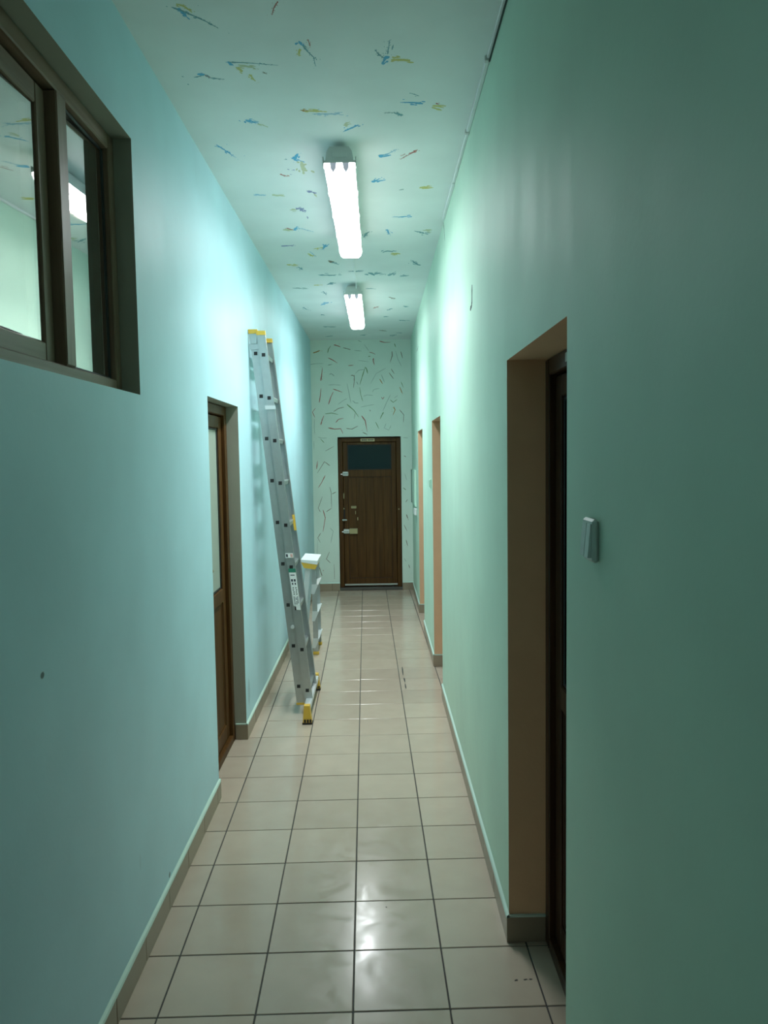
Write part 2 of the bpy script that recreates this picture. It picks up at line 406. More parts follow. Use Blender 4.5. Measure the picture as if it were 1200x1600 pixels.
# opening sash
sash = empty('sash', (0, 0, 0)); sash.parent = win
sy0, sy1, sz0, sz1 = wy0+.056, my0-.012, wz0+.047, wz1-.062
def vchild(mb_, name, parent): return mb_.build(name, parent)
sash.matrix_parent_inverse = Matrix.Identity(4)
b = MB(); frame_rect(b, -.975, -.924, sy0, sy1, sz0, sz1, .060, 'window_wood', 'window_wood_h', .055); b.build('sash_frame', sash)
b = MB(); frame_rect(b, -.950, -.937, sy0+.0605, sy1-.0605, sz0+.0555, sz1-.0605, .008, 'gasket', 'gasket'); b.build('gasket', sash)
b = MB(); b.box(-.955, -.9505, sy0+.063, sy1-.063, sz0+.058, sz1-.063, 'mirror_glass'); tilt_pane(b, .045); b.build('glass_pane', sash)
b = MB(); b.box(-1.03, -1.0, WIN[0]+.004, WIN[1]-.004, WIN[2]+.004, WIN[3]-.004, 'dark_void'); b.build('unlit_room_sheet', win)  # dark sheet standing in for the unlit room behind the panes
# ---------------------------------------------------------------- doors in the side walls
def side_door(name, label, D, face, s, wd, glassmat, midz, glazed=True, tagplate=False):
    """s=-1: door set back into the left wall, s=+1 into the right wall; face = frame front plane"""
    root = empty(name, (face, (D[0]+D[1])/2, 0)); struct(root, label, 'door')
    X = lambda a, b_: tuple(sorted((face+s*a, face+s*b_)))
    y0, y1, z1 = D[0]+.002, D[1]-.002, D[3]-.002
    b = MB()
    x0, x1 = X(0, .065)
    b.bbox(x0, x1, y0, y0+.055, .0006, z1, wd, .004); b.bbox(x0, x1, y1-.055, y1, .0006, z1, wd, .004)
    b.bbox(x0, x1, y0+.055, y1-.055, z1-.055, z1, wd, .004); b.bbox(x0, x1, y0+.055, y1-.055, .0006, .045, wd, .004)
    b.build('frame', root)
    leaf = empty('leaf', (0, 0, 0)); leaf.parent = root
    ly0, ly1, lz0, lz1 = y0+.060, y1-.060, .050, z1-.060
    x0, x1 = X(.022, .062); st = .075
    b = MB(); b.bbox(x0, x1, ly0, ly0+st, lz0, lz1, wd, .004); b.build('stile', leaf)
    b = MB(); b.bbox(x0, x1, ly1-st, ly1, lz0, lz1, wd, .004); b.build('stile', leaf)
    for (a, c_) in ((lz0, lz0+.09), (midz-.04, midz+.04), (lz1-.07, lz1)):
        b = MB(); b.bbox(x0, x1, ly0+st, ly1-st, a, c_, wd, .004); b.build('rail', leaf)
    gx = X(.036, .042); px = X(.034, .050)
    b = MB(); b.box(*gx, ly0+st-.004, ly1-st+.004, midz+.038, lz1-.066, glassmat); b.build('glass_pane', leaf)
    b = MB(); b.box(*px, ly0+st-.004, ly1-st+.004, lz0+.086, midz-.036, wd); b.build('door_panel', leaf)
    bx = X(.030, .036); b = MB()
    for (a, c_) in ((midz+.04, lz1-.07), (lz0+.09, midz-.04)):
        frame_rect(b, *bx, ly0+st+.0005, ly1-st-.0005, a+.0005, c_-.0005, .012, 'gasket' if a > midz else wd, 'gasket' if a > midz else wd)
    b.build('glazing_bead', leaf)
    # handle on the near stile
    hx = X(.010, .022); b = MB(); b.bbox(*hx, ly0+.022, ly0+.052, 1.0, 1.22, 'brass_dull', .003)
    h2 = X(-.030, .010); b.bbox(*h2, ly0+.032, ly0+.044, 1.135, 1.149, 'brass_dull', .003)
    h3 = X(-.034, -.022); b.bbox(*h3, ly0+.032, ly0+.145, 1.134, 1.150, 'brass_dull', .004); b.build('door_handle', leaf)
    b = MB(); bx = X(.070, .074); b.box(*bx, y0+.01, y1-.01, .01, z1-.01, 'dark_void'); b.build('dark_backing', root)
    if tagplate:
        px = X(-.003, -.0002); b = MB(); b.bbox(*px, 2.335, 2.385, 2.008, 2.036, 'switch_plastic', .001); b.build('name_plate', root)
    return root
side_door('door_1', 'brown glazed door standing below and beyond the high window', DL, -.905, -1, 'door_wood', 'door_glass', .925)
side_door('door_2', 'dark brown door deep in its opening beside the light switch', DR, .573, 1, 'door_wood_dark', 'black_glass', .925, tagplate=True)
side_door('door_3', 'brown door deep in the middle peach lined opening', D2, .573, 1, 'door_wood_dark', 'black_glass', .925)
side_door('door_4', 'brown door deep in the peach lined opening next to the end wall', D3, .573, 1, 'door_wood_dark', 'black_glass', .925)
# ---------------------------------------------------------------- end door
dend = empty('door_5', (-.105, YE+.05, 0)); struct(dend, 'brown wooden door with a dark glass top light in the end wall', 'door')
YD = YE+.05
x0, x1, z1 = DE[0]+.004, DE[1]-.004, DE[3]-.012
b = MB(); b.bbox(x0, x0+.055, YD, YD+.07, .03, z1, 'door_wood', .004); b.bbox(x1-.055, x1, YD, YD+.07, .03, z1, 'door_wood', .004)
b.bbox(x0+.055, x1-.055, YD, YD+.07, z1-.052, z1, 'door_wood', .004); b.build('frame', dend)
b = MB(); b.bbox(x0-.002, x1+.002, YE-.02, YD+.12, .0006, .030, 'grout_light', .004); b.build('threshold', dend)
b = MB(); b.bbox(x0+.058, x1-.058, YD+.004, YD+.018, .052, .074, 'threshold_metal', .002); b.build('weather_strip', dend)
leaf = empty('leaf', (0, 0, 0)); leaf.parent = dend
lx0, lx1, lz0, lz1 = x0+.060, x1-.060, .036, z1-.057
ya, yb = YD+.018, YD+.060; st = .058
b = MB(); b.bbox(lx0, lx0+st, ya, yb, lz0, lz1, 'door_wood', .004); b.build('stile', leaf)
b = MB(); b.bbox(lx1-st, lx1, ya, yb, lz0, lz1, 'door_wood', .004); b.build('stile', leaf)
for (p, q) in ((lz0, .145), (1.470, 1.560), (lz1-.030, lz1)):
    b = MB(); b.bbox(lx0+st, lx1-st, ya, yb, p, q, 'door_wood', .004); b.build('rail', leaf)
b = MB(); b.box(lx0+st-.004, lx1-st+.004, ya+.014, ya+.020, 1.556, lz1-.026, 'dark_glass'); b.build('glass_pane', leaf)
b = MB(); n = 5; wpl = (lx1-lx0-2*st+.008)/n
for i in range(n):
    bb = MB(); bb.bbox(lx0+st-.004+i*wpl+.0006, lx0+st-.004+(i+1)*wpl-.0006, ya+.010, ya+.024, .141, 1.474, 'door_wood', .0015); bb.build('plank', leaf)
b = MB()
for (p, q, mt) in ((1.560, lz1-.030, 'gasket'), (.145, 1.470, 'door_wood_dark')):
    for (xa, xb, za, zb) in ((lx0+st, lx0+st+.010, p, q), (lx1-st-.010, lx1-st, p, q), (lx0+st+.01, lx1-st-.01, p, p+.010), (lx0+st+.01, lx1-st-.01, q-.010, q)):
        b.box(xa, xb, ya+.004, ya+.0095, za, zb, mt)
b.build('glazing_bead', leaf)
def rimlock(z, wide):
    l = empty('rim_lock', (0, 0, 0)); l.parent = leaf
    xc = -.425
    bb = MB(); bb.bbox(xc-.035, xc+.045, ya-.034, ya-.0004, z-.030, z+.030, 'chrome', .008); bb.build('lock_case', l) if False else None
    bb = MB(); bb.bbox(xc-.030, xc+.045, ya-.032, ya-.0003, z-.028, z+.028, 'white_plastic', .008)
    bb.bbox(xc-.022, xc+.038, ya-.040, ya-.0322, z-.006, z+.006, 'chrome', .003)
    bb.cyl((xc-.052, ya-.022, z-.006), .010, .022, 'x', 'chrome', 10)
    if wide: bb.bbox(xc+.0455, xc+.155, ya-.026, ya-.0003, z-.033, z+.036, 'brass', .004); bb.bbox(xc+.148, xc+.153, ya-.029, ya-.0262, z-.030, z+.032, 'brass_dull', .001)
    return bb
rimlock(1.512, False).build('rim_lock', leaf)
rimlock(.765, True).build('rim_lock', leaf)
for o in [o for o in bpy.data.objects if o.type == 'EMPTY' and o.name.startswith('rim_lock')]: bpy.data.objects.remove(o)
b = MB(); b.bbox(-.463, -.432, ya-.006, ya-.0003, .915, 1.075, 'black_plastic', .003); b.cyl((-.447, ya-.012, 1.06), .009, .006, 'y', 'brass', 12)
b.bbox(-.470, -.405, ya-.045, ya-.034, .905, .925, 'chrome', .004); b.cyl((-.447, ya-.036, .915), .008, .032, 'y', 'chrome', 10); b.build('door_handle', leaf)
b = MB(); b.bbox(-.455, -.437, ya-.004, ya-.0003, 1.19, 1.26, 'brass_dull', .0015); b.build('escutcheon', leaf)
b = MB(); b.bbox(-.352, -.285, ya+.007, ya+.0098, 1.062, 1.092, 'brass', .001)
for i in range(3): b.box(-.344+i*.019, -.331+i*.019, ya+.0062, ya+.0069, 1.070, 1.085, 'brass_dull')
b.build('number_plate', leaf)
b = MB(); b.bbox(-.300, -.292, ya+.006, ya+.0098, .985, 1.028, 'brass', .001); b.build('key_cover', leaf)
b = MB(); b.bbox(-.275, -.263, ya+.006, ya+.0098, .905, .945, 'brass', .001); b.build('key_cover', leaf)
b = MB(); b.cyl((x1-.030, YD-.006, 1.045), .008, .0058, 'y', 'brass', 12); b.build('door_bumper', dend)
b = MB(); b.bbox(-.215, -.035, YD-.004, YD-.0003, 1.925, 1.962, 'brass', .001)
for (p, q) in ((-.202, -.180), (-.176, -.160), (-.156, -.138), (-.133, -.127), (-.118, -.098), (-.094, -.082), (-.078, -.064), (-.061, -.048)):
    b.box(p, q, YD-.0048, YD-.0041, 1.935, 1.952, 'sticker_ink')
b.build('name_plate', dend)
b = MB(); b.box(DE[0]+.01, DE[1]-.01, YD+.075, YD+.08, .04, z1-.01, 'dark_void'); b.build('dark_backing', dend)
# ---------------------------------------------------------------- fluorescent lamps
LW = .072
def make_lamp(name, label, x, y0, y1, fill):
    yc = (y0+y1)/2; L = (y1-y0)/2
    root = empty(name, (x, yc, H), label, 'ceiling lamp', 'fluorescent lamps along the ceiling')
    zt, zm, zb = H-.026, H-.088, H-.148
    b = MB(); b.prism([(x-.050, zt), (x+.050, zt), (x+.058, zt-.030), (x+.058, zm), (x-.058, zm), (x-.058, zt-.030)], y0+.012, y1-.012, 'y', 'lamp_grey'); b.build('housing', root)
    b = MB(); b.box(x-LW-.002, x+LW+.002, y0, y1, zm-.010, zm-.0003, 'lamp_grey'); b.build('rim', root)
    # diffuser: shallow trough, rounded long edges and ends
    prof = []
    for i in range(7): a = math.pi/2*i/6; prof.append((LW-.030+.030*math.cos(a), zb+.030-.030*math.sin(a)))
    ring = [(LW, zm-.0105)]+prof
    ring = ring+[(-p, q) for p, q in reversed(ring)]
    pts = []; sect = []
    for (yy, k) in ((y0+.003, .0), (y0+.004, .55), (y0+.007, .86), (y0+.012, 1.), (y1-.030, 1.), (y1-.014, .86), (y1-.006, .55), (y1-.004, .0)):
        row = []
        for (px, pz) in ring:
            row.append((x+px*(.93+.07*k), yy, zm-.0105+(pz-zm+.0105)*k)) if k > 0 else row.append((x+px*.93, yy, zm-.0105-.001*((zm-.0105)-pz)/.05))
        pts += row; sect.append(len(ring))
    n = len(ring); fs = []
    for s_ in range(7):
        for i in range(n): fs.append((s_*n+i, s_*n+(i+1) % n, (s_+1)*n+(i+1) % n, (s_+1)*n+i))
    fs += [list(range(n))[::-1], list(range(7*n, 8*n))]
    b = MB()
    for f in fs:
        ps = [Vector(pts[i]) for i in f]; nz = abs((ps[1]-ps[0]).cross(ps[2]-ps[0]).normalized().z) if len(f) == 4 else 0
        b.mi.append(b.mi_('lamp_diffuser_fill' if fill else 'lamp_diffuser' if nz > .85 else 'lamp_diffuser_side')); b.f.append(list(f))
    b.v = pts
    d = b.build('diffuser', root, True)
    # end cap face with clip ears
    for (ye_, s_) in ((y0, 1), (y1, -1)):
        b = MB(); ya_, yb_ = sorted((ye_, ye_+s_*.0118))
        b.prism([(x-.046, zt+.002), (x+.046, zt+.002), (x+.060, zt-.020), (x+.066, zm), (x-.066, zm), (x-.060, zt-.020)], ya_, yb_, 'y', 'lamp_grey')
        yq, yr = sorted((ye_-s_*.004, ye_-s_*.0002)); b.bbox(x-.036, x+.036, yq, yr, zm+.014, zt-.014, 'lamp_grey', .003)
        b.build('end_cap', root)
        for sx in ((-.030, .030) if s_ > 0 else ()):   # lamp holders showing through the diffuser
            b = MB(); yh = ye_+.0002; xc = x+sx
            prof_ = [(xc-.015, zm-.0102), (xc+.015, zm-.0102), (xc+.012, zm-.036), (xc, zm-.054), (xc-.012, zm-.036)]
            b.prism(prof_, yh, yh+.0022, 'y', 'lamp_holder'); b.build('tube_holder', root)
    if not fill:   # the prismatic diffuser throws most of its light downwards
        ld = bpy.data.lights.new('tube_light', 'AREA'); ld.shape = 'RECTANGLE'; ld.size = .085; ld.size_y = y1-y0-.1
        ld.energy = LAMP_DOWN; ld.color = LAMP_COLOR[:3]; ld.spread = math.radians(LAMP_SPREAD)
        lo = bpy.data.objects.new('tube_light', ld); COL.objects.link(lo); lo.parent = root; lo.location = (0, 0, zb-.003-H)
    for k in range(5):
        yy = y0+.02+(y1-y0-.04)*k/4
        for s_ in (-1, 1):
            b = MB(); xa, xb = sorted((x+s_*(LW+.0022), x+s_*(LW+.008))); b.bbox(xa, xb, yy-.016, yy+.016, zm-.026, zm+.020, 'lamp_grey', .002); b.build('clip', root)
    for yy in (y0+.12, y1-.12):
        b = MB(); b.bbox(x-.030, x+.030, yy-.015, yy+.015, zt-.0003, H-.0003, 'lamp_grey', .002); b.build('bracket', root)
    return root
l1 = make_lamp('ceiling_lamp', 'long lit fluorescent lamp above the leaning ladder', -.158, 3.80, 5.41, 0)
l2 = make_lamp('ceiling_lamp', 'lit fluorescent lamp between the ladder and the end wall', -.188, 6.82, 8.38, 0)
b = MB(); b.bbox(-.166, -.152, 5.43, 6.80, H-.008, H-.0003, 'ceiling_paint', .002); b.bbox(-.164, -.154, 6.78, 6.815, H-.05, H-.0083, 'ceiling_paint', .002)
l3 = make_lamp('ceiling_lamp', 'added dim fill lamp out of view behind the camera', -.15, -2.3, -.72, 1)  # extra dim lamp, added behind the camera to brighten the near walls
cb = tag(b.build('cable_duct'), 'thin painted cable duct on the ceiling joining the two lamps', 'cable duct')
# ---------------------------------------------------------------- paint splashes
def ribbon(mb, pts, w0, w1, mat, nrm, lift):
    """pts: 3D points; widths in metres; lies flat with a hair of thickness"""
    P = []
    for a, c_ in zip(pts, pts[1:]):
        for k in range(3): P.append(a.lerp(c_, k/3))
    P.append(pts[-1]); n = len(P); L_ = []; R_ = []
    for i, p in enumerate(P):
        d = (P[min(i+1, n-1)]-P[max(i-1, 0)])
        if d.length < 1e-6: d = Vector((1, 0, 0))
        sdir = d.normalized().cross(nrm)
        t = i/(n-1); w = (w0+(w1-w0)*t)*(.75+.5*random.random())*.5
        if i in (0, n-1): w *= .45
        L_.append(p+sdir*w+nrm*lift); R_.append(p-sdir*w+nrm*lift)
    pts2 = L_+R_+[q-nrm*lift*.8 for q in L_]+[q-nrm*lift*.8 for q in R_]
    fs = []
    for i in range(n-1):
        fs.append((i, i+1, n+i+1, n+i)); fs.append((i, 2*n+i, 2*n+i+1, i+1)); fs.append((n+i, n+i+1, 3*n+i+1, 3*n+i))
    mb.poly(pts2, fs, mat)
def stroke(mb, P3, w0, w1, mat, nrm, dab):
    ribbon(mb, P3, w0*(.6 if dab else 1), w1*(.5 if dab else 1), mat, nrm, .0004+.00012*random.random())
    if not dab: return
    for a, c_ in zip(P3, P3[1:]):
        d = c_-a; L = d.length
        if L < 1e-5: continue
        t_ = d/L; sd = t_.cross(nrm); nd = max(4, min(14, int(L/max(w0, w1)*4)))
        for i in range(nd):
            u = random.random(); w = (w0+(w1-w0)*u); p = a+d*u+sd*random.gauss(0, .42)*w
            l = w*random.uniform(.3, 1.3); q = p+(t_+sd*random.gauss(0, .25))*l
            ribbon(mb, [p, q], w*random.uniform(.25, .6), w*random.uniform(.1, .4), mat, nrm, .0004+.00012*random.random())
def splash(parent, proj, nrm, strokes, scale_of, dab=True):
    mb = MB(); ok = False
    for col, pp, w0, w1 in strokes:
        P3 = [proj(*p) for p in pp]
        if len(P3) == 1: P3.append(proj(pp[0][0]+1.6, pp[0][1]+.8))
        d0 = P3[-1]-P3[0]; k = scale_of(P3[0], abs(d0.x)/max(d0.length, 1e-6)); stroke(mb, P3, w0*k, w1*k, 'splat_'+col, nrm, dab)
        ok = True
        # fine droplets thrown along the stroke
        if len(pp) > 1 and w0+w1 > 3:
            d = P3[-1]-P3[0]; sd = d.cross(nrm)
            for _ in range(4):
                c_ = P3[0]+d*random.uniform(-.15, 1.25)+sd*random.gauss(0, .16); r = random.uniform(.25, .6)*k
                tang = d.normalized() if d.length else Vector((1, 0, 0))
                ribbon(mb, [c_, c_+tang*r*2.5], r*1.4, r, 'splat_'+col, nrm, .0004)
    return mb.build('paint_splash', parent)
CEIL = [
 [('blue', [(275, 14), (285, 18), (291, 26)], 4, 5), ('teal', [(268, 11), (285, 17), (303, 25), (325, 35), (341, 44)], 3, 1), ('yellow', [(275, 6), (287, 9), (297, 17)], 4, 3)],
 [('red', [(434, 2), (428, 12), (425, 23)], 2.2, 1)],
 [('blue', [(467, 64), (472, 71)], 5, 4), ('teal', [(472, 70), (482, 82), (490, 89), (493, 104)], 3, 1), ('red', [(481, 61), (485, 73)], 2.4, 1), ('yellow', [(468, 76), (467, 86)], 4, 3)],
 [('blue', [(356, 96), (362, 101)], 6, 5), ('teal', [(357, 97), (385, 98), (435, 102)], 2.2, .6), ('yellow', [(369, 105), (379, 112)], 4, 3), ('yellow', [(390, 116), (399, 127)], 3, 2), ('yellow_faint', [(372, 101), (397, 106)], 4, 4), ('brown', [(410, 112), (416, 115)], 1.5, 1)],
 [('blue', [(308, 116), (317, 116)], 4, 3), ('teal', [(303, 121), (320, 117), (330, 122), (350, 124)], 1.5, 1), ('red', [(321, 117), (328, 121)], 1.8, 1)],
 [('blue', [(384, 187), (390, 191)], 5, 3), ('blue', [(384, 187), (403, 192)], 3, 1.5), ('yellow_faint', [(403, 193), (418, 198)], 2, 1)],
 [('blue', [(373, 188)], 1.5, 1)], [('teal', [(284, 119)], 1.5, 1)], [('teal', [(293, 131)], 1.3, 1)],
 [('orange', [(469, 172), (478, 173)], 2, 2), ('yellow', [(476, 173), (503, 174)], 4, 3), ('blue_faint', [(488, 178), (515, 178), (531, 178)], 1.5, 2.5)],
 [('blue', [(604, 87), (599, 97)], 5, 6), ('teal', [(605, 85), (607, 75), (609, 62)], 2, 1.4), ('teal', [(600, 90), (592, 86), (586, 77)], 2, 1.5), ('teal', [(612, 78), (615, 70)], 1.5, 1), ('yellow', [(611, 93), (641, 94)], 4, 5.5)],
 [('blue', [(625, 160), (645, 160), (661, 162)], 1, 5), ('teal', [(640, 145), (655, 150)], 1, 1.2), ('yellow', [(676, 165), (687, 166)], 5, 6), ('red', [(681, 161), (684, 162)], 2, 1.5)],
 [('teal', [(615, 176), (621, 178), (627, 180)], 2, 4), ('teal_faint', [(600, 176), (615, 176)], 1, 1)],
 [('blue', [(536, 206), (549, 200), (560, 195)], 1.5, 4), ('yellow_faint', [(537, 196), (545, 194)], 4, 3)],
 [('blue', [(338, 226), (352, 235), (368, 246)], 3, .8)], [('blue_faint', [(335, 228)], 1.2, 1)],
 [('blue', [(465, 240), (460, 249), (465, 252)], 5, 5), ('red', [(437, 272), (443, 274), (447, 275)], 2, 1.4), ('violet', [(449, 264)], 1.2, 1), ('violet', [(457, 265)], 1.3, 1), ('violet', [(453, 272)], 1.2, 1), ('teal', [(446, 248)], 1.1, 1), ('yellow_faint', [(471, 252), (474, 268)], 7, 7)],
 [('blue_faint', [(396, 304), (412, 305)], 2, 2), ('yellow_faint', [(425, 305), (440, 305)], 3, 2), ('blue', [(408, 304)], 1.4, 1)],
 [('violet', [(479, 298), (490, 301)], 2.5, 2), ('yellow_faint', [(490, 302), (495, 308)], 2, 1)],
 [('violet', [(463, 327), (469, 325), (474, 331)], 3, 2), ('yellow_faint', [(453, 328), (461, 328)], 2, 2), ('violet', [(480, 338), (481, 342)], 1.5, 1)],
 [('blue', [(592, 245), (599, 244)], 5, 4), ('blue_faint', [(598, 244), (607, 240), (620, 233)], 2.2, .8)],
 [('red_faint', [(625, 249), (640, 241)], 1, 2), ('red', [(639, 241), (649, 236)], 1.5, 3), ('red_faint', [(626, 244), (632, 241)], 1, 1)],
 [('blue', [(582, 285), (586, 283), (593, 279)], 4.5, 1.5)],
 [('yellow', [(656, 293), (668, 292)], 4.5, 4), ('teal_faint', [(624, 297), (629, 296)], 2, 1.5)],
 [('blue_faint', [(612, 339), (625, 339)], .8, 1.5), ('blue', [(622, 339), (638, 338)], 1.2, 3)],
 [('red', [(448, 356), (456, 359)], 2, 1.5), ('yellow_faint', [(442, 359), (452, 360)], 3, 3), ('blue', [(460, 360), (464, 355)], 2.5, 2), ('blue_faint', [(465, 356), (490, 362)], 1, .7)],
 [('violet', [(440, 385), (450, 384), (459, 383)], 2, 1)],
 [('blue', [(504, 390), (509, 382)], 2, 4), ('yellow', [(490, 389), (502, 387)], 1.5, 1.2)],
 [('yellow', [(481, 396), (489, 400)], 2.6, 2), ('blue_faint', [(484, 393), (494, 401)], 1.5, 1)],
 [('yellow', [(448, 413), (462, 415)], 2, 1.4), ('teal', [(466, 417), (472, 421)], 2, 3)],
 [('brown', [(513, 407), (520, 409)], 3, 2), ('teal', [(519, 409), (528, 413)], 2.4, 1)],
 [('teal', [(499, 430), (510, 430), (523, 430)], 2.2, 1.6)], [('teal', [(511, 445), (520, 442)], 2, 2), ('yellow', [(490, 446), (503, 445)], 1.3, 1)],
 [('teal_faint', [(457, 450), (476, 451)], 2, 1.4)], [('teal', [(505, 455), (510, 461)], 2.2, 1.5)], [('blue', [(501, 477), (511, 473)], 1.2, 2.4)],
 [('teal', [(473, 480), (480, 484)], 1.6, 1.6)], [('teal', [(502, 491), (505, 492)], 2, 1.5)], [('teal', [(505, 510), (521, 511)], 1.5, 1.5)],
 [('teal', [(508, 526), (520, 525)], 1.5, 1.2)], [('teal', [(568, 371), (572, 365), (577, 362)], 2, 2)], [('blue', [(605, 358), (608, 366)], 3, 2.4)],
 [('teal', [(650, 361), (663, 365)], 1, 2.8), ('yellow_faint', [(661, 360), (672, 360)], 2.2, 1.6)],
 [('teal', [(598, 394), (605, 392), (612, 393)], 1.2, 2.4), ('yellow', [(613, 395), (620, 398)], 3.4, 3)], [('teal', [(644, 407), (653, 414)], 1.4, 4)],
 [('teal', [(577, 426), (583, 429), (591, 427)], 3, 2)], [('teal', [(608, 431), (615, 426)], 2.4, 2)], [('teal', [(626, 432), (634, 430)], 2.4, 1.5)],
 [('brown', [(607, 464), (614, 466)], 1.2, 2)], [('teal', [(630, 478), (635, 479)], 1.8, 2)], [('red_faint', [(583, 482), (590, 479)], 1.5, 1.5)],
 [('teal', [(605, 485), (612, 482)], 2, 1)], [('teal', [(599, 495), (603, 495)], 1.6, 1)], [('teal', [(624, 500), (633, 501)], 1.4, 2)],
 [('teal', [(571, 451), (584, 451)], 1.6, 1)], [('teal', [(544, 424), (559, 424)], 1.2, 2)], [('teal', [(549, 447), (555, 447)], 1.8, 1)],
 [('teal', [(563, 524), (571, 523)], 1.4, 1)], [('teal', [(609, 525), (617, 523)], 1.6, 1)], [('brown', [(592, 516), (602, 517)], 1.3, 1)], [('teal', [(619, 520), (627, 520)], 1.3, 1)],
]
for st_ in CEIL:
    splash(ceiling, lambda x, y: on_z(x, y, H), Vector((0, 0, -1)), st_, lambda p, lat: p.y/F*(1+(min(p.y/1.48, 4)*.8-1)*lat)*1.35)
for _ in range(7):   # the same flicked paint goes on overhead, this side of the first marks
    cx, cy = random.uniform(XL+.15, XR-.15), random.uniform(-1.5, 2.3); a = random.uniform(0, 6.28); L_ = random.uniform(.08, .2)
    mbs = MB()
    for col, w in (('blue', .016), ('yellow', .018)):
        p = Vector((cx+random.uniform(-.03, .03), cy+random.uniform(-.03, .03), H)); ribbon(mbs, [p, p+Vector((math.cos(a), math.sin(a), 0))*L_], w, .003, 'splat_'+col, Vector((0, 0, -1)), .0004)
    mbs.build('paint_splash', ceiling)
A_ = lambda pts: [(480+x/7.06, 520+y/7.06) for x, y in pts]
B_ = lambda pts: [(480+x/6.667, 680+y/6.667) for x, y in pts]
C_ = lambda pts: [(470+x/4, 660+y/4) for x, y in pts]
